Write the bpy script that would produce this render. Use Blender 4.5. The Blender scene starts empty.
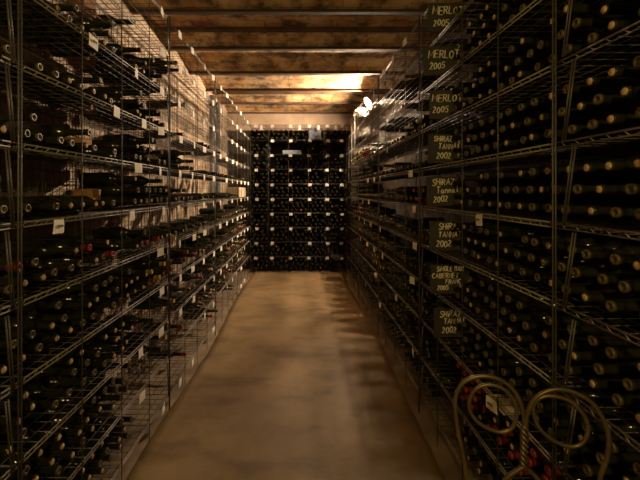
import bpy, math, random
from mathutils import Vector, Matrix

random.seed(11)
SC = bpy.context.scene
COL = SC.collection

# ------------------------------------------------------------------ camera
FPX = 365.0                      # focal length in pixels of the 640 px wide frame
CAM_Z = 1.45
cd = bpy.data.cameras.new('camera')
cam = bpy.data.objects.new('camera', cd)
COL.objects.link(cam)
cam.location = (0, 0, CAM_Z)
cam.rotation_euler = (math.radians(90), 0, 0)
cd.sensor_width = 36.0
cd.lens = 36.0 * FPX / 640.0
cd.shift_x = 19.0 / 640.0
cd.shift_y = -49.0 / 640.0
cd.clip_start = 0.05
SC.camera = cam

# ------------------------------------------------------------------ world, exposure
w = bpy.data.worlds.new('world')
SC.world = w
w.use_nodes = True
w.node_tree.nodes['Background'].inputs[0].default_value = (1.0, 0.72, 0.42, 1)
w.node_tree.nodes['Background'].inputs[1].default_value = 0.004
SC.view_settings.view_transform = 'Standard'
SC.view_settings.look = 'None'
SC.view_settings.gamma = 1.0
SC.view_settings.use_curve_mapping = False
SC.view_settings.exposure = 0.0
BULB = 12500.0                     # emission of the pendant lamp's bulb
# the next lamp of the passage hangs behind the photographer
ld = bpy.data.lights.new('passage_lamp', 'POINT')
ld.energy = 66.0
ld.color = (1.0, 0.74, 0.28)
ld.shadow_soft_size = 0.06
lo = bpy.data.objects.new('passage_lamp', ld)
lo.location = (0.05, -0.85, 2.02)
COL.objects.link(lo)

# ------------------------------------------------------------------ materials
def new_mat(name):
    m = bpy.data.materials.new(name)
    m.use_nodes = True
    nt = m.node_tree
    return m, nt, nt.nodes['Principled BSDF']

def plain(name, col, rough=0.5, metal=0.0, var=0.0, scale=20.0, spec=0.5):
    m, nt, b = new_mat(name)
    b.inputs['Roughness'].default_value = rough
    b.inputs['Metallic'].default_value = metal
    b.inputs['Specular IOR Level'].default_value = spec
    if var:
        tc = nt.nodes.new('ShaderNodeTexCoord')
        n = nt.nodes.new('ShaderNodeTexNoise')
        n.inputs['Scale'].default_value = scale
        n.inputs['Detail'].default_value = 4
        r = nt.nodes.new('ShaderNodeValToRGB')
        r.color_ramp.elements[0].position = 0.3
        r.color_ramp.elements[1].position = 0.7
        r.color_ramp.elements[0].color = tuple(c * (1 - var) for c in col) + (1,)
        r.color_ramp.elements[1].color = tuple(min(1, c * (1 + var)) for c in col) + (1,)
        nt.links.new(tc.outputs['Object'], n.inputs['Vector'])
        nt.links.new(n.outputs['Fac'], r.inputs['Fac'])
        nt.links.new(r.outputs['Color'], b.inputs['Base Color'])
    else:
        b.inputs['Base Color'].default_value = tuple(col) + (1,)
    return m

def ramp(nt, src, stops):
    r = nt.nodes.new('ShaderNodeValToRGB')
    els = r.color_ramp.elements
    while len(els) < len(stops):
        els.new(0.5)
    for e, (p, c) in zip(els, stops):
        e.position = p
        e.color = tuple(c) + (1,)
    nt.links.new(src, r.inputs['Fac'])
    return r.outputs['Color']

def noise(nt, vec, scale, detail=6, rough=0.6, mapping=None):
    n = nt.nodes.new('ShaderNodeTexNoise')
    n.inputs['Scale'].default_value = scale
    n.inputs['Detail'].default_value = detail
    n.inputs['Roughness'].default_value = rough
    if mapping:
        mp = nt.nodes.new('ShaderNodeMapping')
        mp.inputs['Scale'].default_value = mapping
        nt.links.new(vec, mp.inputs['Vector'])
        vec = mp.outputs['Vector']
    nt.links.new(vec, n.inputs['Vector'])
    return n.outputs['Fac']

def mix(nt, fac, a, b, mode='MIX'):
    n = nt.nodes.new('ShaderNodeMix')
    n.data_type = 'RGBA'
    n.blend_type = mode
    for sock, v in ((n.inputs['Factor'], fac), (n.inputs[6], a), (n.inputs[7], b)):
        if isinstance(v, (int, float)):
            sock.default_value = v
        elif isinstance(v, tuple):
            sock.default_value = v + (1,)
        else:
            nt.links.new(v, sock)
    return n.outputs[2]

def bump(nt, b, height, strength, dist=0.02):
    n = nt.nodes.new('ShaderNodeBump')
    n.inputs['Strength'].default_value = strength
    n.inputs['Distance'].default_value = dist
    nt.links.new(height, n.inputs['Height'])
    nt.links.new(n.outputs['Normal'], b.inputs['Normal'])

def brick_mat(name, c1, c2, mortar, bw, bh, swap, stain_a, stain_b, amount, scales=(2.3, 5.1)):
    """old brick or stone courses with big stains of their own"""
    m, nt, b = new_mat(name)
    tc = nt.nodes.new('ShaderNodeTexCoord')
    sep = nt.nodes.new('ShaderNodeSeparateXYZ')
    com = nt.nodes.new('ShaderNodeCombineXYZ')
    nt.links.new(tc.outputs['Object'], sep.inputs[0])
    for i, ax in enumerate(swap):
        nt.links.new(sep.outputs[ax], com.inputs[i])
    vec = com.outputs[0]
    br = nt.nodes.new('ShaderNodeTexBrick')
    br.inputs['Scale'].default_value = 1.0
    br.inputs['Brick Width'].default_value = bw
    br.inputs['Row Height'].default_value = bh
    br.inputs['Mortar Size'].default_value = 0.008
    br.inputs['Color1'].default_value = tuple(c1) + (1,)
    br.inputs['Color2'].default_value = tuple(c2) + (1,)
    br.inputs['Mortar'].default_value = tuple(mortar) + (1,)
    nt.links.new(vec, br.inputs['Vector'])
    f1 = noise(nt, tc.outputs['Object'], scales[0], 8, 0.65)
    f2 = noise(nt, tc.outputs['Object'], scales[1], 8, 0.7)
    s1 = ramp(nt, f1, [(0.42, (0, 0, 0)), (0.62, (amount, amount, amount))])
    s2 = ramp(nt, f2, [(0.46, (0, 0, 0)), (0.62, (amount * 0.9,) * 3)])
    c = mix(nt, s1, br.outputs['Color'], stain_a)
    c = mix(nt, s2, c, stain_b)
    nt.links.new(c, b.inputs['Base Color'])
    b.inputs['Roughness'].default_value = 0.9
    h = mix(nt, 0.5, br.outputs['Fac'], f2, 'SUBTRACT')
    bump(nt, b, h, 0.5, -0.02)
    return m

def floor_mat():
    m, nt, b = new_mat('worn_concrete')
    tc = nt.nodes.new('ShaderNodeTexCoord')
    o = tc.outputs['Object']
    base = ramp(nt, noise(nt, o, 1.3, 8, 0.62), [(0.3, (0.140, 0.092, 0.041)), (0.7, (0.30, 0.205, 0.100))])
    st = ramp(nt, noise(nt, o, 2.2, 5, 0.55, (1.0, 2.2, 1.0)), [(0.5, (0, 0, 0)), (0.66, (0.55, 0.55, 0.55))])
    c = mix(nt, st, base, (0.085, 0.055, 0.028))
    pale = ramp(nt, noise(nt, o, 6.0, 6, 0.7), [(0.6, (0, 0, 0)), (0.75, (0.45, 0.45, 0.45))])
    c = mix(nt, pale, c, (0.33, 0.24, 0.14))
    nt.links.new(c, b.inputs['Base Color'])
    b.inputs['Roughness'].default_value = 0.62
    b.inputs['Specular IOR Level'].default_value = 0.3
    bump(nt, b, noise(nt, o, 14.0, 8, 0.7), 0.25, 0.01)
    return m

def plaster_mat():
    m, nt, b = new_mat('old_plaster')
    tc = nt.nodes.new('ShaderNodeTexCoord')
    o = tc.outputs['Object']
    c = ramp(nt, noise(nt, o, 2.6, 7, 0.6), [(0.35, (0.27, 0.19, 0.125)), (0.65, (0.42, 0.315, 0.225))])
    nt.links.new(c, b.inputs['Base Color'])
    b.inputs['Roughness'].default_value = 0.9
    bump(nt, b, noise(nt, o, 8.0, 8, 0.7), 0.3, 0.02)
    return m

M = {}
M['floor'] = floor_mat()
M['ground'] = plain('packed_ground', (0.20, 0.145, 0.09), 0.95, 0, 0.35, 6.0)
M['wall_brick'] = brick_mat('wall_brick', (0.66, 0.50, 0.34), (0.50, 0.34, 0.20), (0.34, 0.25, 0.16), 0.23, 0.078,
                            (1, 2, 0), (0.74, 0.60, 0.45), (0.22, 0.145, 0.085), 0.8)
M['wall_brick_shaded'] = brick_mat('wall_brick_shaded', (0.12, 0.082, 0.05), (0.085, 0.056, 0.032), (0.06, 0.04, 0.025), 0.23, 0.078,
                                (1, 2, 0), (0.17, 0.125, 0.08), (0.06, 0.04, 0.025), 0.7)  # same brick in darker tones, weaker lamplight put into its colour
M['ceiling'] = brick_mat('ceiling_brick', (0.60, 0.34, 0.13), (0.34, 0.17, 0.06), (0.18, 0.10, 0.045), 0.34, 0.125,
                         (0, 1, 2), (0.72, 0.53, 0.30), (0.06, 0.037, 0.02), 0.97, (2.7, 4.4))
M['plaster'] = plaster_mat()
M['stone_dark'] = plain('dark_stone', (0.045, 0.038, 0.028), 0.9, 0, 0.4, 5.0)
M['beam'] = plain('rusted_beam', (0.075, 0.042, 0.022), 0.75, 0.0, 0.5, 7.0)
M['wire'] = plain('dull_steel_wire', (0.075, 0.066, 0.052), 0.5, 0.4, 0.3, 9.0)
M['black_wire'] = plain('black_wire', (0.028, 0.025, 0.020), 0.55, 0.2, 0.3, 9.0)
M['rail'] = plain('worn_steel_rail', (0.25, 0.225, 0.19), 0.5, 0.35, 0.3, 9.0)
M['glass'] = plain('dark_bottle_glass', (0.020, 0.019, 0.009), 0.13, 0.0, 0.0)
M['cork'] = plain('cork', (0.46, 0.31, 0.15), 0.85, 0, 0.3, 90.0)
M['olive'] = plain('olive_foil', (0.085, 0.063, 0.022), 0.45, 0.1, 0.3, 40.0)
M['shaded'] = plain('shaded_foil', (0.024, 0.015, 0.013), 0.9, 0, 0.3, 40.0, 0.1)  # foil darkened so the end rack's caps look dimly lit
M['red'] = plain('red_foil', (0.29, 0.028, 0.018), 0.45, 0.0, 0.2, 40.0)
M['yellow'] = plain('yellow_foil', (0.55, 0.36, 0.07), 0.45, 0.0, 0.2, 40.0)
M['card'] = plain('white_card', (0.80, 0.74, 0.63), 0.8, 0, 0.08, 12.0)
M['shaded_card'] = plain('shaded_card', (0.40, 0.37, 0.33), 0.8, 0, 0.1, 12.0)  # white card with the end rack's dimmer light painted into its colour
M['ink'] = plain('faded_ink', (0.16, 0.13, 0.10), 0.9)
M['slate'] = plain('slate', (0.040, 0.034, 0.022), 0.7, 0, 0.3, 9.0)
M['chalk'] = plain('chalk_paint', (0.86, 0.78, 0.58), 0.9)
M['kraft'] = plain('kraft_board', (0.38, 0.19, 0.07), 0.85, 0, 0.25, 12.0)
M['tape'] = plain('brown_tape', (0.52, 0.31, 0.13), 0.5)
M['brass_wire'] = plain('dull_brass_wire', (0.135, 0.10, 0.048), 0.42, 0.55, 0.25, 25.0)
M['seat'] = plain('dark_wood_seat', (0.09, 0.045, 0.02), 0.5, 0, 0.3, 9.0)
M['bluegrey'] = plain('blue_grey_plastic', (0.075, 0.105, 0.15), 0.5, 0, 0.25, 5.0)
M['foam'] = plain('pale_blue_foam', (0.22, 0.27, 0.35), 0.7, 0, 0.05, 20.0)
M['pipe'] = plain('grey_pipe', (0.16, 0.165, 0.175), 0.45, 0.2, 0.2, 8.0)
M['enamel'] = plain('lamp_enamel', (0.55, 0.55, 0.54), 0.4, 0.3)
M['paper'] = plain('cream_paper', (0.62, 0.52, 0.36), 0.85, 0, 0.1, 15.0)
mb, ntb, bb = new_mat('lit_bulb')
bb.inputs['Base Color'].default_value = (1, 1, 1, 1)
bb.inputs['Emission Color'].default_value = (1.0, 0.74, 0.51, 1)
bb.inputs['Emission Strength'].default_value = BULB
M['bulb'] = mb

# ------------------------------------------------------------------ mesh helpers
class MB:
    def __init__(s):
        s.v, s.f, s.m, s.smooth = [], [], [], []

    def add(s, verts, faces, mi=0, smooth=False):
        o = len(s.v)
        s.v.extend(verts)
        for f in faces:
            s.f.append(tuple(i + o for i in f))
            s.m.append(mi)
            s.smooth.append(smooth)

    def box(s, a, b, mi=0):
        x0, y0, z0 = a
        x1, y1, z1 = b
        s.add([(x0, y0, z0), (x1, y0, z0), (x1, y1, z0), (x0, y1, z0), (x0, y0, z1), (x1, y0, z1), (x1, y1, z1), (x0, y1, z1)],
              [(0, 3, 2, 1), (4, 5, 6, 7), (0, 1, 5, 4), (1, 2, 6, 5), (2, 3, 7, 6), (3, 0, 4, 7)], mi)

    def rod(s, p0, p1, r, n=5, mi=0):
        s.tube([p0, p1], r, n, mi)

    def tube(s, pts, r, n=6, mi=0, closed=False, smooth=True):
        pts = [Vector(p) for p in pts]
        k = len(pts)
        rs = r if isinstance(r, (list, tuple)) else [r] * k
        ring, prev = [], None
        for i, p in enumerate(pts):
            if closed:
                t = pts[(i + 1) % k] - pts[i - 1]
            else:
                t = pts[min(i + 1, k - 1)] - pts[max(i - 1, 0)]
            if t.length < 1e-9:
                t = Vector((0, 0, 1))
            t.normalize()
            if prev is None:
                u = t.orthogonal().normalized()
            else:
                u = prev - t * prev.dot(t)
                u = u.normalized() if u.length > 1e-6 else t.orthogonal().normalized()
            prev = u
            q = t.cross(u)
            ring.append([tuple(p + (u * math.cos(a) + q * math.sin(a)) * rs[i]) for a in [2 * math.pi * j / n for j in range(n)]])
        vs = [v for rr in ring for v in rr]
        fs = []
        for i in range(k if closed else k - 1):
            a, b = i * n, ((i + 1) % k) * n
            for j in range(n):
                fs.append((a + j, a + (j + 1) % n, b + (j + 1) % n, b + j))
        if not closed:
            fs.append(tuple(range(n - 1, -1, -1)))
            fs.append(tuple((k - 1) * n + j for j in range(n)))
        s.add(vs, fs, mi, smooth)

    def lathe(s, prof, n=16, mi=0, mat=None, cap=False):
        """profile of (x, r) turned about the x axis; mat places it"""
        vs, fs = [], []
        for x, r in prof:
            for j in range(n):
                a = 2 * math.pi * j / n
                vs.append((x, r * math.cos(a), r * math.sin(a)))
        for i in range(len(prof) - 1):
            a, b = i * n, (i + 1) * n
            for j in range(n):
                fs.append((a + j, b + j, b + (j + 1) % n, a + (j + 1) % n))
        if mat is not None:
            vs = [tuple(mat @ Vector(v)) for v in vs]
        s.add(vs, fs, mi, True)

    def mesh(s, name, mats):
        me = bpy.data.meshes.new(name)
        me.from_pydata(s.v, [], s.f)
        for m in (mats if isinstance(mats, (list, tuple)) else [mats]):
            me.materials.append(m)
        me.polygons.foreach_set('material_index', s.m)
        me.polygons.foreach_set('use_smooth', s.smooth)
        me.update()
        return me

    def build(s, name, mats, parent=None, loc=None):
        return link(name, s.mesh(name, mats), parent, loc)

def link(name, me, parent=None, loc=None):
    o = bpy.data.objects.new(name, me)
    COL.objects.link(o)
    if parent is not None:
        o.parent = parent
    if loc is not None:
        o.location = loc
    return o

def tag(o, label=None, cat=None, group=None, kind=None):
    for k, v in (('label', label), ('category', cat), ('group', group), ('kind', kind)):
        if v:
            o[k] = v
    return o

def empty(name, loc=(0, 0, 0), rz=0.0):
    o = bpy.data.objects.new(name, None)
    o.empty_display_size = 0.1
    o.location = loc
    o.rotation_euler = (0, 0, rz)
    COL.objects.link(o)
    return o

def copy_tree(o, parent=None):
    c = o.copy()
    COL.objects.link(c)
    c.parent = parent
    for ch in [x for x in KIDS.get(o.name, [])]:
        copy_tree(ch, c)
    return c
KIDS = {}

ORD = ['zeroth', 'first', 'second', 'third', 'fourth', 'fifth', 'sixth', 'seventh', 'eighth', 'ninth', 'tenth', 'eleventh', 'twelfth',
       'thirteenth', 'fourteenth', 'fifteenth', 'sixteenth', 'seventeenth', 'eighteenth', 'nineteenth']
TENS = {2: 'twent', 3: 'thirt', 4: 'fort', 5: 'fift', 6: 'sixt', 7: 'sevent'}
def ordinal(n):
    if n < 20:
        return ORD[n]
    t, u = divmod(n, 10)
    return TENS[t] + 'ieth' if u == 0 else TENS[t] + 'y-' + ORD[u]

def project(p):
    return 301 + FPX * p[0] / p[1], 191 - FPX * (p[2] - CAM_Z) / p[1]

# ------------------------------------------------------------------ the vault
XL, XR = -0.8875, 0.80          # front planes of the two rack runs
DEPTH = 0.36
WALL_L, WALL_R = -1.40, 1.32
BACK_Y = 6.95
NEAR_Y = -1.6
GROUND = -0.03
CEIL = 2.95

b = MB(); b.box((WALL_L - 0.3, NEAR_Y, GROUND - 0.2), (WALL_R + 0.3, BACK_Y + 0.3, GROUND))
tag(b.build('floor', M['ground']), 'packed earth floor under the racks', 'floor', kind='structure')

# raised concrete walkway with a ragged poured edge
rng = random.Random(3)
b = MB()
ny, nx = 96, 26
ys = [NEAR_Y + (6.62 - NEAR_Y) * i / ny for i in range(ny + 1)]
le = [XL + 0.025 + 0.022 * math.sin(y * 2.1 + 0.4) + rng.uniform(-0.008, 0.008) for y in ys]
re = [XR - 0.05 + 0.018 * math.sin(y * 1.7 + 1.3) + rng.uniform(-0.008, 0.008) for y in ys]
vs, fs = [], []
for y, l, r in zip(ys, le, re):
    vs.append((l - 0.006, y, GROUND - 0.01))
    for i in range(nx + 1):
        t = i / nx
        vs.append((l + (r - l) * t, y, 0.0 - (0.006 if i in (0, nx) else 0) + 0.003 * math.sin(3 * t + y * 1.9) * (0 < i < nx)))
    vs.append((r + 0.006, y, GROUND - 0.01))
k = nx + 3
for j in range(ny):
    for i in range(k - 1):
        fs.append((j * k + i, j * k + i + 1, (j + 1) * k + i + 1, (j + 1) * k + i))
b.add(vs, fs, 0, True)
tag(b.build('walkway', M['floor']), 'worn stained concrete walkway between the wire racks', 'walkway', kind='structure')

b = MB(); b.box((WALL_L - 0.3, NEAR_Y, GROUND - 0.1), (WALL_L, BACK_Y + 0.3, CEIL + 0.25))
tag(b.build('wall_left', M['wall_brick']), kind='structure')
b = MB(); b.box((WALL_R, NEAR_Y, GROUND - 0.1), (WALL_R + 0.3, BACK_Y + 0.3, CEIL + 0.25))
tag(b.build('wall_right', M['wall_brick_shaded']), kind='structure')
# the end wall is open below its lintel: a dark store lies beyond the end rack
b = MB(); b.box((WALL_L, BACK_Y, 2.60), (WALL_R, BACK_Y + 0.3, CEIL + 0.25))
tag(b.build('wall_back', M['plaster']), kind='structure')
b = MB(); b.box((WALL_L - 0.3, BACK_Y + 0.3, GROUND - 0.1), (WALL_L, 9.6, 2.9)); b.box((WALL_L, BACK_Y, GROUND), (-1.02, BACK_Y + 0.3, 2.60))
tag(b.build('wall_store_left', M['stone_dark']), kind='structure')
b = MB(); b.box((WALL_R, BACK_Y + 0.3, GROUND - 0.1), (WALL_R + 0.3, 9.6, 2.9)); b.box((0.95, BACK_Y, GROUND), (WALL_R, BACK_Y + 0.3, 2.60))
tag(b.build('wall_store_right', M['stone_dark']), kind='structure')
b = MB(); b.box((WALL_L - 0.3, 9.6, GROUND - 0.1), (WALL_R + 0.3, 9.8, 2.9))
tag(b.build('wall_store_back', M['stone_dark']), kind='structure')
b = MB(); b.box((WALL_L - 0.3, BACK_Y + 0.3, GROUND - 0.2), (WALL_R + 0.3, 9.8, GROUND))
tag(b.build('floor', M['ground']), 'floor of the dark store', 'floor', kind='structure')
b = MB(); b.box((WALL_L - 0.3, BACK_Y + 0.3, 2.9), (WALL_R + 0.3, 9.8, 3.1))
tag(b.build('ceiling', M['stone_dark']), kind='structure')

# shallow brick arches between cross beams
BEAMS = [3.02 + 0.785 * i for i in range(-6, 6)]
b = MB()
for y0 in BEAMS[:-1]:
    y1 = y0 + 0.785
    n = 8
    row = []
    for i in range(n + 1):
        t = i / n
        row.append((y0 + (y1 - y0) * t, CEIL + 0.075 * math.sin(math.pi * t)))
    vs = [(x, y, z) for y, z in row for x in (WALL_L - 0.05, WALL_R + 0.05)] + [(x, y, CEIL + 0.25) for y in (y0, y1) for x in (WALL_L - 0.05, WALL_R + 0.05)]
    fs = [(2 * i, 2 * i + 1, 2 * i + 3, 2 * i + 2) for i in range(n)]
    q = 2 * (n + 1)
    fs.append((q, q + 2, q + 3, q + 1))
    b.add(vs, fs, 0, True)
tag(b.build('ceiling', M['ceiling']), kind='structure')
for i, y in enumerate(BEAMS):
    b = MB()
    b.box((WALL_L, y - 0.024, CEIL - 0.030), (WALL_R, y + 0.024, CEIL - 0.016))
    b.box((WALL_L, y - 0.008, CEIL - 0.018), (WALL_R, y + 0.008, CEIL + 0.12))
    tag(b.build('trim_%d' % (i + 1), M['beam']), kind='structure')
for i, y in enumerate([3.51, 4.83, 5.78]):   # tie bars let into the brickwork
    b = MB()
    b.box((WALL_L, y - 0.022, CEIL + 0.035), (WALL_R, y + 0.022, CEIL + 0.075))
    tag(b.build('trim_%d' % (len(BEAMS) + i + 1), M['beam']), kind='structure')

# ------------------------------------------------------------------ wire racks
BAY = 0.325
PITCH = 0.25
SHELF_Z = [0.10 + PITCH * i for i in range(11)]
UNIT = 4 * BAY

def post_mesh(h, r=0.0042):
    m = MB(); m.rod((0, 0, GROUND), (0, 0, h), r, 6)
    return m.mesh('post', M['wire'])

def shelf_mesh(length, depth, sx, bay, name='shelf', rail='rail'):
    """front and rear rails of two rods tied together, deck of fine wires; x runs to the rear (times sx), y along the rail"""
    m = MB()
    for x in (0.0, depth):
        m.rod((sx * x, 0.001, 0), (sx * x, length - 0.001, 0), 0.0031, 6, 1)
        m.rod((sx * x, 0.001, -0.015), (sx * x, length - 0.001, -0.015), 0.0027, 6, 1)
        n = int(length / 0.054)
        for i in range(n):
            y = length * (i + 0.5) / n
            m.rod((sx * x, y - 0.010, -0.015), (sx * x, y + 0.010, 0), 0.0016, 4, 1)
    for i in range(1, 7):
        x = depth * i / 7
        m.rod((sx * x, 0.002, -0.006), (sx * x, length - 0.002, -0.006), 0.0019, 4)
    n = int(round(length / bay)) * 6
    for i in range(n + 1):
        y = 0.003 + (length - 0.006) * i / n
        m.rod((0, y, -0.010), (sx * depth, y, -0.010), 0.0017, 4)
    return m.mesh(name, [M['wire'], M[rail]])

def back_mesh(length, depth, sx, h):
    m = MB()
    x = sx * (depth + 0.012)
    for i in range(int((length - 0.015) / 0.054) + 1):
        m.rod((x, 0.01 + i * 0.054, GROUND + 0.03), (x, 0.01 + i * 0.054, h), 0.0019, 4)
    n = int(h / 0.055)
    for i in range(n + 1):
        z = 0.02 + (h - 0.02) * i / n
        m.rod((x, 0.002, z), (x, length - 0.002, z), 0.0019, 4)
    return m.mesh('back_mesh', M['wire'])

def brace_mesh(sx, ys, zs):
    """pairs of rods leaning in front of the posts, one pair per shelf"""
    m = MB()
    (yt, yb) = ys
    for z0, z1 in zip(zs[:-1], zs[1:]):
        for d in (0.0, 0.011):
            m.rod((-sx * 0.008, yt + d, z1 - 0.02), (-sx * 0.008, yb + d, z0), 0.0026, 5)
    return m.mesh('brace', M['wire'])

POST = post_mesh(SHELF_Z[-1] + 0.02, 0.0024)
POST_THIN = post_mesh(SHELF_Z[-1] + 0.005, 0.0022)

def rack(x, y0, sx, label, meshes):
    root = empty('wire_wine_rack', (x, y0, 0))
    tag(root, label, 'wine rack', 'wire racks with the slates' if sx > 0 else 'wire racks opposite the slates')
    for yy in (0.0065, BAY, 2 * BAY, 3 * BAY, UNIT - 0.0065):
        for dx in (-0.009, DEPTH + 0.02):
            end = yy in (0.0065, UNIT - 0.0065)
            link('post', POST if end else POST_THIN, root, (sx * dx, yy, 0))
    for z in SHELF_Z:
        link('shelf', meshes['shelf'], root, (0, 0, z))
    link('back_mesh', meshes['back'], root)
    link('brace', meshes['brace'], root, (sx * -0.009, 0, 0))
    return root

UNIT_Y = [-0.16 + UNIT * i for i in range(5)]
SIDE = {}
for sx in (1, -1):
    SIDE[sx] = {'shelf': shelf_mesh(UNIT, DEPTH, sx, BAY), 'back': back_mesh(UNIT, DEPTH, sx, SHELF_Z[-1]),
                'brace': brace_mesh(sx, (UNIT - 0.100, UNIT - 0.058), SHELF_Z) if sx > 0 else brace_mesh(sx, (UNIT - 0.066, UNIT - 0.042), SHELF_Z)}
where = ['cut by the picture edge', 'second in the row', 'third in the row', 'fourth in the row', 'last before end rack']
for i, y0 in enumerate(UNIT_Y):
    rack(XR, y0, 1, 'tall dark wire rack on the slate sign side, ' + where[i], SIDE[1])
    rack(XL, y0, -1, 'tall dark wire wine rack facing the slate signs, ' + where[i], SIDE[-1])

# the rack across the end of the passage
BR_Y, BR_X0, BR_X1 = 6.49, -0.93, 0.84
BR_P = 0.26
BR_Z = [0.025 + BR_P * i for i in range(11)]
BR_L = BR_X1 - BR_X0
br = empty('wire_wine_rack', (BR_X0, BR_Y, 0))
tag(br, 'dark wire wine rack standing across the far end of the walkway', 'wine rack')
NB = 5
bsm = shelf_mesh(BR_L, DEPTH, 1, BR_L / NB, 'shelf', 'black_wire')
rot = Matrix.Rotation(math.radians(90), 4, 'Z') @ Matrix.Scale(-1, 4, (0, 1, 0))   # x -> y, y -> x
bsm.transform(rot)
bsm.materials[0] = M['black_wire']
bbm = back_mesh(BR_L, DEPTH, 1, BR_Z[-1]); bbm.materials[0] = M['black_wire']; bbm.transform(rot)
for i in range(NB + 1):
    for dy in (-0.009, DEPTH + 0.02):
        link('post', POST_THIN, br, (BR_L * i / NB, dy, 0))
for z in BR_Z:
    link('shelf', bsm, br, (0, 0, z))
link('back_mesh', bbm, br)

# ------------------------------------------------------------------ bottles
R_B = 0.0362
PROF = [(0.004, 0.0095), (0.0, 0.0105), (0.0, 0.0135), (0.003, 0.0146), (0.012, 0.0146), (0.014, 0.0132), (0.05, 0.0137), (0.09, 0.0148), (0.102, 0.0175),
        (0.115, 0.0245), (0.127, 0.0315), (0.140, 0.0352), (0.152, R_B), (0.288, R_B), (0.297, 0.0335), (0.300, 0.028), (0.292, 0.016), (0.282, 0.0)]
PROF_LOW = [(0.0, 0.0), (0.0, 0.0140), (0.09, 0.0148), (0.102, 0.0175), (0.125, 0.031), (0.150, R_B), (0.290, R_B), (0.300, 0.030), (0.300, 0.0)]
def cap_profile(kind):
    if kind == 'cork':
        return [(-0.0025, 0.0), (-0.0030, 0.0088), (-0.001, 0.0100), (0.004, 0.0100)]
    return [(0.0030, 0.0), (0.0030, 0.0070), (-0.0014, 0.0080), (-0.0018, 0.0128), (0.0, 0.0149), (0.007, 0.0150), (0.0075, 0.0136)] + ([(0.0345, 0.0146), (0.035, 0.0136)] if kind != 'olive' else [])
CAPN = {'cork': 'cork', 'olive': 'foil_capsule', 'red': 'foil_capsule', 'yellow': 'foil_capsule'}
LOOK = {'cork': 'dark corked bottle', 'olive': 'olive-foiled bottle', 'red': 'red-capped bottle', 'yellow': 'yellow-capped bottle'}

bm_ = MB(); bm_.lathe(PROF, 20)
BODY = bm_.mesh('wine_bottle', M['glass'])
CAP = {}
for kd in CAPN:
    q = MB(); q.lathe(cap_profile(kd), 16)
    CAP[kd] = q.mesh(CAPN[kd], M[kd])

SLATE_OF = {10: 'rack top', 9: 'top merlot slate', 8: 'second merlot slate', 7: 'third merlot slate', 6: 'top shiraz slate', 5: 'second shiraz slate',
            4: 'third shiraz slate', 3: 'cabernet slate', 2: 'lowest slate'}
def shelf_phrase(side, k):
    if k >= 2:
        return 'shelf ' + ('beside ' if side > 0 else 'opposite ') + SLATE_OF[k]
    return ('bottom shelf' if k == 0 else 'second-lowest shelf') + (' on slate side' if side > 0 else ' opposite slates')

PB = BAY / 4
DZ = 0.0625
bottles = []                       # (side, shelf, row, position of the mouth, yaw, kind)
rb = random.Random(21)
def chance(side, k, row, y):
    """how full the photo shows each shelf: k shelf number from the floor, y along the passage"""
    z = SHELF_Z[k]
    if k == 10:
        return 0.0
    if side < 0 and k >= 5 and abs(y - 1.905) < 0.095:
        return 0.0
    if side < 0 and k == 5 and 5.36 < y < 6.14:
        return 0.0
    if side > 0 and k >= 8 and y > 4.3:
        return 0.0
    if side > 0:
        if y < 1.975:
            return (0.99, 0.97, 0.88)[row]
        if y < 2.30:
            return 0.0
        if k == 7 and y < 3.3:
            return (0.95, 0.7, 0.0)[row]
        if k == 7 and 4.45 < y < 4.95:
            return (1, 1, 0.8)[row]
        if 3 <= k <= 7 and y > 4.95:
            return (0.95, 0.7, 0.3)[row]
        if k <= 2:
            return (0.85, 0.5, 0.2)[row]
        return (0.85, 0.10, 0.0)[row] if k < 8 else (0.3, 0.0, 0.0)[row]
    # the run opposite the slates
    if k >= 5:
        if y < 1.76:
            return (0.85, 0.28, 0.0)[row] if k < 9 else (0.45, 0.0, 0.0)[row]
        if y < 2.45:
            return (0.95, 0.85, 0.5)[row] if k < 9 else (0.25, 0.0, 0.0)[row]
        if y < 3.1:
            return (0.6, 0.35, 0.1)[row] if k < 7 else (0.15, 0, 0)[row]
        return (0.22, 0.05, 0.0)[row] if k < 8 else 0.0
    if k == 4:
        return (0.85, 0.4, 0.0)[row] if y < 2.2 else (0.5, 0.15, 0.0)[row]
    if k == 3:
        return (0.9, 0.7, 0.3)[row] if y < 2.2 else (0.6, 0.3, 0.1)[row]
    if y < 2.0:
        return (0.97, 0.92, 0.65)[row]
    if y < 4.4:
        return (0.30, 0.10, 0.0)[row] if k else 0.12 * (row == 0)
    return (0.7, 0.5, 0.2)[row] if k else 0.2 * (row == 0)

def kind_for(side, k, row, y):
    if side > 0:
        if k == 1 and 1.1 < y < 2.2:
            return 'red' if rb.random() < 0.8 else 'cork'
        if k == 7 and 4.45 < y < 4.95:
            return 'red'
        if k == 7 and y > 2.3:
            return rb.choice(['yellow', 'olive', 'cork'])
        if k in (5, 4) and 2.3 < y < 2.8:
            return rb.choice(['red', 'olive'])
        if (k == 4 and 5.0 < y < 5.6) or (k == 2 and 3.8 < y < 4.3):
            return 'yellow'
        if y > 2.3:
            return 'olive'
        return 'cork' if rb.random() < 0.36 else 'olive'
    if k == 4 and y < 2.4:
        return rb.choice(['red', 'olive', 'cork'])
    if k <= 3 and 2.2 < y:
        return rb.choice(['red', 'yellow', 'olive', 'olive'])
    return 'cork' if rb.random() < 0.45 else 'olive'

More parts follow.
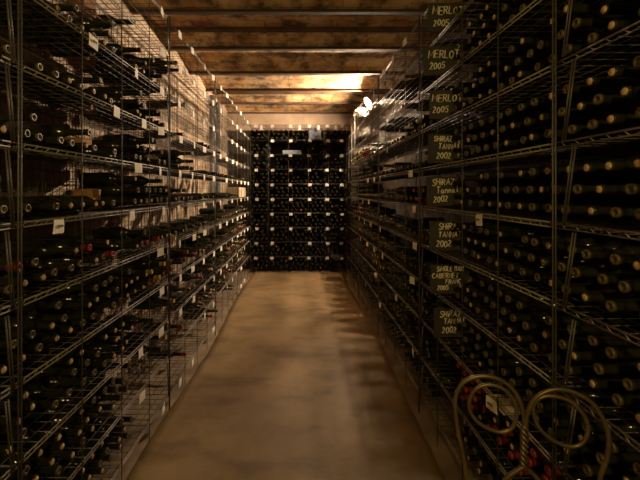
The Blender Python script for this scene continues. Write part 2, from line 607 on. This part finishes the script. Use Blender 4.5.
for side in (1, -1):
    for k, z in enumerate(SHELF_Z):
        for y_i in range(int((6.30 - 0.62) / PB)):
            for row in range(3):
                y = 0.62 + PB * (y_i + (0.5 if row == 1 else 0.0)) + 0.03
                if rb.random() > chance(side, k, row, y):
                    continue
                if row and not any(bq[0] == side and bq[1] == k and bq[2] == row - 1 and abs(bq[3][1] - y) < PB * 0.8 for bq in bottles[-12:]):
                    continue
                x = (XR if side > 0 else XL) + side * (0.028 + rb.uniform(-0.008, 0.016))
                zz = z + 0.006 + R_B + DZ * row
                bottles.append((side, k, row, (x, y, zz), rb.uniform(-0.008, 0.008), kind_for(side, k, row, y)))
# the end rack
end_bottles = []
for k, z in enumerate(BR_Z[:-1]):
    for c in range(NB):
        full = rb.choice([0.9, 0.97, 0.98, 0.98])
        if k == 8 and c in (1, 2):
            full = 0.0
        if k == 9 and c == 3:
            full = 0.0
        for row in range(3):
            for i in range(4):
                if rb.random() < full * (1, 0.95, 0.8)[row]:
                    x = BR_X0 + BR_L * c / NB + 0.048 + 0.086 * i + (0.03 if row == 1 else 0)
                    if row == 1 and i == 3:
                        continue
                    end_bottles.append((x, BR_Y + 0.03 + rb.uniform(-0.006, 0.012), z + 0.006 + R_B + (DZ + 0.002) * row, rb.choice(['shaded'] * 30 + ['olive', 'red'])))

def in_frame(p):
    u, v = project(p)
    return 3 < u < 637 and 3 < v < 477
shown = sorted((i for i, q in enumerate(bottles) if in_frame(q[3])), key=lambda i: (Vector(bottles[i][3]) - Vector((0, 0, CAM_Z))).length)
# the wooden cartons and the red box bay stay clear of individual picks; the 300 nearest are things of their own
single = set(shown[:300])
rows = {}
for i in shown:
    q = bottles[i]
    rows.setdefault((q[0], q[1], q[2]), []).append(i)
rank = {}
for key, ids in rows.items():
    for n, i in enumerate(sorted(ids, key=lambda i: bottles[i][3][1])):
        rank[i] = n + 1
ROWN = ['bottom', 'middle', 'upper']
PROTO = {}
for kd in CAPN:
    o = link('wine_bottle', BODY)
    c = link(CAPN[kd], CAP[kd], o)
    KIDS[o.name] = [c]
    PROTO[kd] = [o, False]
for i in sorted(single):
    side, k, row, p, yaw, kd = bottles[i]
    o, used = PROTO[kd]
    if used:
        o = copy_tree(o)
    PROTO[kd][1] = True
    o.location = p
    o.rotation_euler = (rb.uniform(0, 6.28), 0, yaw + (0 if side > 0 else math.pi))
    tag(o, '%s, %s row, %s back from picture edge, %s' % (LOOK[kd], ROWN[row], ordinal(rank[i]), shelf_phrase(side, k)), 'bottle',
        'single wine bottles lying in the near racks')

for kd, (o, used) in PROTO.items():
    if not used:
        for x in KIDS[o.name] + [o]:
            bpy.data.objects.remove(x)

mass = MB()
MATI = {'cork': 1, 'olive': 2, 'red': 3, 'yellow': 4, 'shaded': 5}
def mass_bottle(p, ang, kd, near):
    mt = Matrix.Translation(p) @ Matrix.Rotation(ang, 4, 'Z')
    mass.lathe(PROF if near else PROF_LOW, 14 if near else 8, 0, mt)
    pr = cap_profile(kd) if near else [(-0.002, 0.0), (-0.002, 0.0125 if kd != 'cork' else 0.010), ({'cork': 0.002, 'olive': 0.008}.get(kd, 0.035), 0.0155 if kd != 'cork' else 0.010)]
    mass.lathe(pr, 12 if near else 8, MATI[kd], mt)
for i, q in enumerate(bottles):
    if i not in single:
        mass_bottle(q[3], q[4] + (0 if q[0] > 0 else math.pi), q[5], q[3][1] < 3.0)
for x, y, z, kd in end_bottles:
    mass_bottle((x, y, z), math.pi / 2, kd, False)
tag(mass.build('wine_bottle_stock', [M['glass'], M['cork'], M['olive'], M['red'], M['yellow'], M['shaded']]),
    'hundreds of further dark wine bottles filling the distant rack shelves', 'bottles', kind='stuff')

# ------------------------------------------------------------------ slate signs with hand lettering
G = {
    'A': [[(0, 0), (.3, 1), (.6, 0)], [(.12, .4), (.48, .4)]],
    'B': [[(0, 0), (0, 1), (.35, .97), (.47, .76), (.32, .55), (0, .52)], [(.32, .55), (.53, .3), (.38, .03), (0, 0)]],
    'C': [[(.55, .86), (.33, 1), (.1, .82), (0, .5), (.1, .16), (.3, 0), (.57, .13)]],
    'E': [[(.5, 1), (0, 1), (0, 0), (.52, 0)], [(0, .52), (.42, .52)]],
    'F': [[(.52, 1), (0, 1), (0, 0)], [(0, .52), (.42, .52)]],
    'G': [[(.55, .86), (.33, 1), (.1, .82), (0, .5), (.1, .16), (.32, 0), (.55, .15), (.55, .45), (.32, .45)]],
    'H': [[(0, 0), (0, 1)], [(.52, 0), (.52, 1)], [(0, .5), (.52, .5)]],
    'I': [[(.08, 0), (.08, 1)]],
    'i': [[(.08, 0), (.08, .62)], [(.07, .86), (.1, .93)]],
    'L': [[(0, 1), (0, 0), (.48, 0)]],
    'M': [[(0, 0), (.04, 1), (.36, .3), (.68, 1), (.74, 0)]],
    'N': [[(0, 0), (0, 1), (.52, 0), (.52, 1)]],
    'O': [[(.3, 1), (.06, .8), (0, .5), (.08, .16), (.3, 0), (.52, .18), (.58, .5), (.52, .82), (.3, 1)]],
    '0': [[(.26, 1), (.05, .8), (0, .5), (.07, .16), (.26, 0), (.44, .18), (.5, .5), (.44, .82), (.26, 1)]],
    'R': [[(0, 0), (0, 1), (.36, .97), (.5, .76), (.34, .54), (0, .5)], [(.22, .52), (.55, 0)]],
    'S': [[(.5, .86), (.28, 1), (.06, .84), (.12, .6), (.4, .46), (.5, .22), (.28, 0), (0, .13)]],
    'T': [[(0, 1), (.6, 1)], [(.3, 1), (.3, 0)]],
    'Z': [[(0, 1), (.5, 1), (0, 0), (.54, 0)]],
    '2': [[(.03, .78), (.2, 1), (.42, .86), (.38, .58), (0, 0), (.5, .02)]],
    '5': [[(.48, 1), (.08, 1), (.04, .58), (.3, .62), (.48, .36), (.34, .05), (0, .06)]],
    'a': [[(.42, .5), (.2, .62), (.02, .36), (.1, .03), (.3, .06), (.42, .5), (.42, .12), (.5, 0)]],
    'n': [[(.02, .6), (.03, 0)], [(.03, .4), (.22, .62), (.4, .45), (.42, 0)]],
    't': [[(.18, .9), (.18, .1), (.34, 0)], [(0, .62), (.36, .62)]],
}
def advance(ch):
    return 0.34 if ch == ' ' else max(p[0] for s in G[ch] for p in s) + 0.2

rt = random.Random(5)
def lettering(lines):
    """chalk strokes on the face of a slate; lines of (text, x, z, height)"""
    m = MB()
    for text, x, z, h in lines:
        slope = rt.uniform(-0.02, 0.05)
        cx = x
        for ch in text:
            if ch != ' ':
                hh = h * rt.uniform(0.92, 1.08)
                dy = rt.uniform(-0.08, 0.08) * h
                for st in G[ch]:
                    pts = [(cx + px * hh * 0.92 + 0.1 * py * hh, -0.0032, z + dy + py * hh + (cx - x) * slope) for px, py in st]
                    m.tube(pts, 0.0034, 5)
            cx += advance(ch) * h * 0.92
    return m

SLATE_Y = 2.100
SW, SH = 0.218, 0.165
signs = [
    (9, 2.368, 0.728, [('MERLOT', 0.022, 0.098, 0.042), ('2005', 0.028, 0.032, 0.036)], 'dark slate sign chalked merlot 2005, topmost of the column'),
    (8, 2.112, 0.700, [('MERLOT', 0.030, 0.098, 0.042), ('2005', 0.036, 0.034, 0.036)], 'dark slate sign chalked merlot 2005, second down the column'),
    (7, 1.872, 0.736, [('MERLOT', 0.012, 0.098, 0.040), ('2005', 0.016, 0.034, 0.036)], 'dark slate sign chalked merlot 2005, third down the column'),
    (6, 1.606, 0.726, [('SHiRAZ', 0.030, 0.124, 0.030), ('TANNAT', 0.058, 0.080, 0.030), ('2002', 0.048, 0.025, 0.034)], 'dark slate sign chalked shiraz tannat 2002 just under the merlots'),
    (5, 1.352, 0.724, [('SHiRAZ', 0.030, 0.118, 0.036), ('Tannat', 0.052, 0.070, 0.036), ('2002', 0.034, 0.022, 0.034)], 'dark slate sign chalked shiraz with lowercase tannat, fifth down the column'),
    (4, 1.112, 0.735, [('SHiRAZ', 0.050, 0.118, 0.036), ('TANNAT', 0.050, 0.072, 0.032), ('2002', 0.038, 0.018, 0.034)], 'dark slate sign chalked shiraz tannat 2002 just above the cabernet'),
    (3, 0.845, 0.742, [('SiNGLE BAR', 0.032, 0.130, 0.026), ('CABERNET', 0.006, 0.092, 0.028), ('FRANC', 0.084, 0.060, 0.026), ('2005', 0.036, 0.022, 0.026)], 'dark slate sign chalked with four lines for single barrel cabernet franc'),
    (2, 0.590, 0.762, [('SHiRAZ', 0.032, 0.118, 0.034), ('TANNAT', 0.054, 0.076, 0.030), ('2002', 0.044, 0.026, 0.034)], 'dark slate sign chalked shiraz tannat 2002, lowest of the column'),
]
for n, (k, z, x, lines, lab) in enumerate(signs):
    z = SHELF_Z[k] + 0.012
    root = empty('slate_sign', (x, SLATE_Y - 0.012, z), rt.uniform(-0.05, 0.05))
    tag(root, lab, 'sign', 'slate variety signs')
    root.rotation_euler[1] = rt.uniform(-0.03, 0.03)
    m = MB()
    rr = random.Random(n)
    out = []
    for (xa, za), (xb, zb) in zip([(0, 0), (SW, 0), (SW, SH), (0, SH)], [(SW, 0), (SW, SH), (0, SH), (0, 0)]):
        for i in range(6):
            t = i / 6
            out.append((xa + (xb - xa) * t + rr.uniform(-.0015, .0015), za + (zb - za) * t + rr.uniform(-.0015, .0015)))
    nn = len(out)
    vs = [(px, 0.0, pz) for px, pz in out] + [(px, 0.008, pz) for px, pz in out]
    m.add(vs, [tuple(range(nn)), tuple(range(2 * nn - 1, nn - 1, -1))] + [(i, i + nn, (i + 1) % nn + nn, (i + 1) % nn) for i in range(nn)])
    m.build('board', M['slate'], root)
    lettering(lines).build('lettering', M['chalk'], root)

# ------------------------------------------------------------------ paper tags
rg = random.Random(8)
def tag_mesh(wd, ht, seed, mt='card'):
    r = random.Random(seed)
    m = MB()
    k1, k2 = r.uniform(-.08, .08), r.uniform(-.08, .08)
    n = 4
    vs = []
    for th in (0.0, 0.0012):
        for j in range(n + 1):
            for i in range(3):
                u, v = i / 2 - 0.5, j / n
                vs.append((u * wd * (1 - 0.12 * (1 - v) * (1 if seed % 2 else 0)), -th - 0.10 * ht * (v * (1 - v)) - k1 * u * u * wd, -ht * v + k2 * u * ht))
    k = 3
    fs = []
    o = (n + 1) * k
    for j in range(n):
        for i in range(2):
            a = j * k + i
            fs.append((a, a + 1, a + k + 1, a + k))
            fs.append((o + a, o + a + k, o + a + k + 1, o + a + 1))
    edge = [0, 1, 2] + [j * k + 2 for j in range(1, n + 1)] + [n * k + 1, n * k] + [j * k for j in range(n - 1, 0, -1)]
    for a, c in zip(edge, edge[1:] + edge[:1]):
        fs.append((a, o + a, o + c, c))
    m.add(vs, fs, 0, False)
    return m.mesh('price_tag', M[mt])
TAGM = [tag_mesh(0.066, 0.050, s) for s in range(6)]
TAGB = [tag_mesh(0.062, 0.048, s + 20, 'shaded_card') for s in range(4)]
def price_tag(mesh, x, y, z, rz, label, group, tilt=0.0):
    o = link('price_tag', mesh)
    o.location = (x, y, z)
    o.rotation_euler = (0, tilt, rz)
    return tag(o, label, 'tag', group)

def rail_phrase(side, k):
    return ('rail ' + ('beside ' if side > 0 else 'opposite ') + SLATE_OF[k]) if k >= 2 else \
        (('lowest rail' if k == 0 else 'second-lowest rail') + (' on slate side' if side > 0 else ' opposite slates'))

spots = {}
for k in range(11):
    ys = []
    for i in range(0, 12):
        y = 2.28 + 0.335 * i
        if rg.random() < (0.95 if k else 0.35):
            ys.append(y + rg.uniform(-0.03, 0.03))
    spots[(-1, k)] = ys
spots[(-1, 8)] += [1.53, 1.93]
spots[(-1, 7)] += [1.72, 2.02]
spots[(-1, 6)] += [1.95]
spots[(-1, 5)] += [1.31, 1.88]
spots[(-1, 2)] += [1.98]
spots[(-1, 1)] = [2.0] + [y for y in spots[(-1, 1)] if y > 3.0]
spots[(-1, 10)] = [y for y in spots[(-1, 10)] if y > 2.2]
spots[(1, 8)] = [0.985]
spots[(1, 5)] = [1.60, 2.52, 4.2, 4.6]
spots[(1, 10)] = [2.75, 3.1, 3.45]
spots[(1, 6)] = [2.6, 3.6, 3.9, 4.25]
spots[(1, 7)] = [3.3, 4.0]
spots[(1, 4)] = [2.5, 3.6, 4.1, 4.5, 4.9]
spots[(1, 3)] = [2.56, 3.5, 3.9, 4.3, 4.8]
spots[(1, 2)] = [1.50, 3.0, 3.8]
spots[(1, 1)] = [2.55, 3.6, 4.4]
for (side, k), ys in sorted(spots.items()):
    ys = sorted(ys, reverse=True)
    for n, y in enumerate(ys):
        x = (XR if side > 0 else XL) - side * 0.018
        near = y < 1.7
        o = price_tag(rg.choice(TAGM), x, y, SHELF_Z[k] - 0.002, (-math.pi / 2 if side > 0 else math.pi / 2) + rg.uniform(-0.22, 0.22),
                      'white paper tag, %s out from end rack, on %s' % (ordinal(n + 1), rail_phrase(side, k)), 'paper tags on the side racks', rg.uniform(-0.08, 0.08))
        if near:
            m = MB()
            for a in range(3):
                m.box((-0.014 + 0.010 * a, -0.0088, -0.027), (-0.006 + 0.010 * a, -0.0062, -0.019))
            m.build('printed_mark', M['ink'], o)
cols = [-0.79, -0.516, -0.187, 0.151, 0.471, 0.724]
for k in range(1, 11):
    for c, x in enumerate(cols):
        if (k, c) in ((4, 0), (9, 0), (2, 2)):
            continue
        price_tag(rg.choice(TAGB), x + rg.uniform(-0.012, 0.012), BR_Y - 0.018, BR_Z[k] - 0.002, rg.uniform(-0.1, 0.1),
                  'white paper tag on the end rack, %s column across, %s rail above the floor' % (ordinal(c + 1), ordinal(k)), 'paper tags on the end rack', rg.uniform(-0.05, 0.05))
UPR = tag_mesh(0.050, 0.085, 41, 'shaded_card')
for n, x in enumerate([-0.70, -0.02, 0.31, 0.62]):
    price_tag(UPR, x, BR_Y - 0.020, BR_Z[10] - 0.01, 0.0, 'tall white tag under the end rack top rail, %s of four across' % ordinal(n + 1), 'tall tags on the end rack')

# ------------------------------------------------------------------ pendant lamp
lamp = empty('pendant_lamp', (1.00, 5.36, 2.745))
tag(lamp, 'lit bulb in a small enamel reflector hung from the ceiling above the racks', 'lamp')
aim = Vector((-0.88, -0.12, -0.50)).normalized().to_track_quat('X', 'Z').to_matrix().to_4x4()
m = MB()
m.lathe([(-0.075, 0.0), (-0.075, 0.020), (-0.056, 0.028), (-0.044, 0.055), (-0.018, 0.076), (0.022, 0.094), (0.022, 0.091), (-0.017, 0.072), (-0.041, 0.053), (-0.048, 0.0)], 28, 0, aim)
m.build('shade', M['enamel'], lamp)
m = MB()
m.lathe([(-0.047, 0.0), (-0.047, 0.013), (-0.032, 0.016), (-0.014, 0.030), (0.0, 0.034), (0.016, 0.029), (0.028, 0.016), (0.033, 0.0)], 18, 0, aim)
m.build('bulb', M['bulb'], lamp)
m = MB()
m.tube([(0.066, 0.010, 0.014), (0.072, 0.011, 0.06), (0.072, 0.011, 0.245)], 0.007, 8)
m.build('stem', M['enamel'], lamp)

# ------------------------------------------------------------------ twisted wire parlour chair
chair = empty('wire_chair', (0.60, 0.78, 0.0))
tag(chair, 'wire parlour chair with twin looped back in front of red-capped bottles', 'chair')
OFF = Vector((-0.60, -0.78, 0.0))
def back_pt(u, v):
    """u, v in hundredths of a metre on the reclined, slightly turned plane of the chair back"""
    return u, v
def smooth_path(pts, sub=4, closed=False):
    P = [Vector(p) for p in pts]
    n = len(P)
    out = []
    rngi = range(n if closed else n - 1)
    for i in rngi:
        p0 = P[i - 1] if (closed or i > 0) else P[i]
        p1, p2 = P[i], P[(i + 1) % n]
        p3 = P[(i + 2) % n] if (closed or i + 2 < n) else P[(i + 1) % n]
        for s in range(sub):
            t = s / sub
            out.append(0.5 * ((2 * p1) + (-p0 + p2) * t + (2 * p0 - 5 * p1 + 4 * p2 - p3) * t * t + (-p0 + 3 * p1 - 3 * p2 + p3) * t ** 3))
    if not closed:
        out.append(P[-1])
    return out
LOOP_A = [(0.453, 0.984, 0.876), (0.463, 0.982, 0.909), (0.482, 0.978, 0.927), (0.507, 0.974, 0.933), (0.533, 0.969, 0.927), (0.555, 0.965, 0.908), (0.567, 0.962, 0.881),
          (0.567, 0.962, 0.849), (0.555, 0.965, 0.821), (0.531, 0.969, 0.81), (0.502, 0.975, 0.815), (0.475, 0.98, 0.83), (0.458, 0.983, 0.852)]
LOOP_B = [(0.607, 0.955, 0.88), (0.616, 0.953, 0.904), (0.637, 0.949, 0.917), (0.664, 0.943, 0.918), (0.691, 0.938, 0.91), (0.713, 0.933, 0.89), (0.727, 0.93, 0.866),
          (0.731, 0.93, 0.839), (0.722, 0.931, 0.812), (0.707, 0.935, 0.797), (0.684, 0.939, 0.794), (0.66, 0.944, 0.801), (0.634, 0.949, 0.818), (0.616, 0.953, 0.842)]
BOW_A = [(0.462, 0.94, 0.46), (0.456, 0.965, 0.57), (0.448, 0.985, 0.67), (0.438, 0.986, 0.737), (0.425, 0.989, 0.803), (0.418, 0.99, 0.87), (0.423, 0.989, 0.905), (0.44, 0.986, 0.934), (0.468, 0.981, 0.95),
         (0.495, 0.976, 0.955), (0.524, 0.97, 0.95), (0.548, 0.966, 0.937), (0.567, 0.962, 0.915), (0.579, 0.96, 0.887), (0.586, 0.959, 0.854), (0.588, 0.958, 0.823)]
BOW_B = [(0.588, 0.958, 0.823), (0.593, 0.957, 0.863), (0.602, 0.955, 0.892), (0.618, 0.952, 0.915), (0.641, 0.948, 0.931), (0.664, 0.943, 0.938), (0.691, 0.938, 0.936), (0.718, 0.932, 0.926),
         (0.742, 0.927, 0.909), (0.759, 0.924, 0.883), (0.772, 0.921, 0.852), (0.776, 0.92, 0.817), (0.772, 0.921, 0.776), (0.763, 0.923, 0.745), (0.757, 0.924, 0.713), (0.752, 0.918, 0.60), (0.748, 0.90, 0.46)]
def rel(pts):
    return [Vector(p) + OFF for p in pts]
for pts, cl, nm in ((BOW_A, False, 'back_bow'), (BOW_B, False, 'back_bow'), (LOOP_A, True, 'back_loop'), (LOOP_B, True, 'back_loop')):
    m = MB(); m.tube(smooth_path(rel(pts), 4, cl), 0.0058 if nm == 'back_bow' else 0.0052, 8, 0, cl)
    m.build(nm, M['brass_wire'], chair)
m = MB()
for ph in (0, math.pi):
    pts = []
    for i in range(41):
        t = i / 40
        a = ph + t * 2 * math.pi * 4
        p = Vector((0.588, 0.958, 0.835)).lerp(Vector((0.586, 0.960, 0.722)), t) + Vector((math.cos(a), math.sin(a), 0)) * 0.0058
        pts.append(p + OFF)
    m.tube(pts, 0.0052, 7)
m.build('twisted_stem', M['brass_wire'], chair)
for pts in ([(0.586, 0.960, 0.726), (0.564, 0.963, 0.709), (0.545, 0.966, 0.690), (0.522, 0.97, 0.640), (0.512, 0.955, 0.55), (0.516, 0.925, 0.46)],
            [(0.586, 0.960, 0.726), (0.604, 0.957, 0.712), (0.624, 0.953, 0.690), (0.650, 0.95, 0.640), (0.664, 0.94, 0.55), (0.668, 0.905, 0.46)]):
    m = MB(); m.tube(smooth_path(rel(pts), 4), 0.0065, 8); m.build('back_brace', M['brass_wire'], chair)
m = MB()
rz = Matrix.Translation(Vector((0.605, 0.765, 0.45)) + OFF) @ Matrix.Rotation(-math.pi / 2, 4, 'Y')
m.lathe([(0.0, 0.0), (0.0, 0.178), (0.006, 0.186), (0.016, 0.186), (0.022, 0.178), (0.019, 0.10), (0.018, 0.0)], 40, 0, rz)
m.build('seat', M['seat'], chair)
for pts in ([(0.468, 0.905, 0.45), (0.455, 0.94, 0.20), (0.440, 0.965, 0.0)], [(0.735, 0.885, 0.45), (0.735, 0.915, 0.20), (0.732, 0.94, 0.0)],
            [(0.50, 0.64, 0.45), (0.485, 0.60, 0.20), (0.465, 0.575, 0.0)], [(0.705, 0.63, 0.45), (0.715, 0.59, 0.20), (0.728, 0.56, 0.0)]):
    m = MB(); m.tube(smooth_path(rel(pts), 5), 0.0062, 8); m.build('leg', M['brass_wire'], chair)

# ------------------------------------------------------------------ cartons and odds and ends
def carton(x, y, z, sx, sy, sz, rz, label, mt, group=None, tape=True, name='carton'):
    root = empty(name, (x, y, z), rz)
    tag(root, label, 'box', group)
    m = MB()
    bv = 0.003
    a, c, d = sx / 2, sy / 2, sz
    vs = []
    for zz, ins in ((0, bv), (bv, 0), (d - bv, 0), (d, bv)):
        for px, py in ((-a + ins, -c + ins), (a - ins, -c + ins), (a - ins, c - ins), (-a + ins, c - ins)):
            vs.append((px, py, zz))
    fs = [(3, 2, 1, 0), (12, 13, 14, 15)]
    for l in range(3):
        for i in range(4):
            fs.append((l * 4 + i, l * 4 + (i + 1) % 4, l * 4 + 4 + (i + 1) % 4, l * 4 + 4 + i))
    m.add(vs, fs)
    m.build('box_body', M[mt], root)
    if tape:
        m = MB()
        m.box((-a * 0.98, -0.018 * min(1, sy / 0.1), d), (a * 0.98, 0.018 * min(1, sy / 0.1), d + 0.0012))
        m.build('tape_strip', M['tape'], root)
    return root
kl = ['on the rack top shelf nearest the ceiling', 'below the topmost one', 'in the middle of their column', 'next to last in their column', 'lowest of their column']
for n, (k, x, y) in enumerate([(9, -1.13, 1.88), (8, -1.16, 1.93), (7, -1.13, 1.90), (6, -1.17, 1.91), (5, -1.13, 1.93)]):
    carton(x, y, SHELF_Z[k] + 0.005, 0.10, 0.085, 0.105 + 0.015 * (n % 2), (-0.15, 0.1, 0.2, -0.1, 0.05)[n],
           'small brown cardboard carton deep in the rack, ' + kl[n], 'kraft', 'small cartons facing the slates')
carton(-1.02, 5.75, SHELF_Z[5] + 0.005, 0.20, 0.62, 0.15, 0.0, 'pale brown carton on the bright rack shelf close to the end rack', 'paper')
# things on the upper shelves of the end rack
carton(0.255, BR_Y + 0.17, BR_Z[9] + 0.005, 0.22, 0.20, 0.18, 0.0, 'blue-grey box on the upper shelf of the end rack', 'bluegrey', None, False, 'plastic_box')
carton(-0.16, BR_Y + 0.15, BR_Z[8] + 0.005, 0.33, 0.22, 0.07, 0.0, 'flat pale blue foam box on the end rack below the blue-grey box', 'foam', None, False, 'foam_box')
for x, h0, h1, lab in ((-0.62, BR_Z[6], 2.55, 'pale grey upright pipe behind the end rack, nearer the brightly lit rack side'), (0.45, BR_Z[7], 2.60, 'pale grey upright pipe behind the end rack, nearer the lamp')):
    m = MB()
    m.tube([(x, 6.90, -0.03), (x, 6.90, 2.57)], 0.035, 16)
    m.tube([(x, 6.90, 1.60), (x, 6.90, 1.66)], 0.042, 16)
    tag(m.build('wall_pipe', M['pipe']), lab, 'pipe')
for y, lab in ((5.55, 'grey vertical pipe on the bright brick wall, nearer the camera of the pair'), (5.95, 'grey vertical pipe on the bright brick wall, farther of the pair')):
    m = MB()
    m.tube([(-1.350, y, -0.03), (-1.350, y, 2.90)], 0.035, 16)
    m.tube([(-1.350, y, 2.00), (-1.350, y, 2.06)], 0.044, 16)
    tag(m.build('wall_pipe', M['pipe']), lab, 'pipe')
# folded paper lying on the lowest slate's shelf front
m = MB()
pts = [(0.0, 0.0), (0.05, 0.004), (0.11, 0.002), (0.16, 0.010)]
vs = [(x, y, z + t) for t in (0, 0.002) for x, z in pts for y in (0.0, 0.14)]
n = len(pts)
fs = []
for i in range(n - 1):
    a = 2 * i
    fs += [(a, a + 2, a + 3, a + 1), (2 * n + a, 2 * n + a + 1, 2 * n + a + 3, 2 * n + a + 2), (a, 2 * n + a, 2 * n + a + 2, a + 2), (a + 1, a + 3, 2 * n + a + 3, 2 * n + a + 1)]
fs += [(0, 1, 2 * n + 1, 2 * n), (2 * n - 2, 4 * n - 2, 4 * n - 1, 2 * n - 1)]
m.add(vs, fs)
o = m.build('paper_sheet', M['paper'], None, (0.80, 1.44, SHELF_Z[1] + 0.215))
tag(o, 'folded cream paper sheet lying on the red-capped bottles', 'paper')
# crumpled white wrapping on the rack close to the lamp
m = MB()
r = random.Random(4)
mt = Matrix.Translation((0, 0, 0))
n1, n2 = 10, 14
vs, fs = [], []
for i in range(n1 + 1):
    for j in range(n2):
        th, ph = math.pi * i / n1, 2 * math.pi * j / n2
        q = 1 + r.uniform(-0.16, 0.16)
        vs.append((0.11 * q * math.sin(th) * math.cos(ph), 0.15 * q * math.sin(th) * math.sin(ph), 0.055 + 0.055 * q * math.cos(th) if i else 0.11))
for i in range(n1):
    for j in range(n2):
        fs.append((i * n2 + j, (i + 1) * n2 + j, (i + 1) * n2 + (j + 1) % n2, i * n2 + (j + 1) % n2))
m.add(vs, fs)
tag(m.build('wrapping_paper', M['card'], None, (0.93, 5.62, SHELF_Z[10] + 0.006)), 'crumpled white wrapping paper on the rack top right under the lit lamp', 'paper')
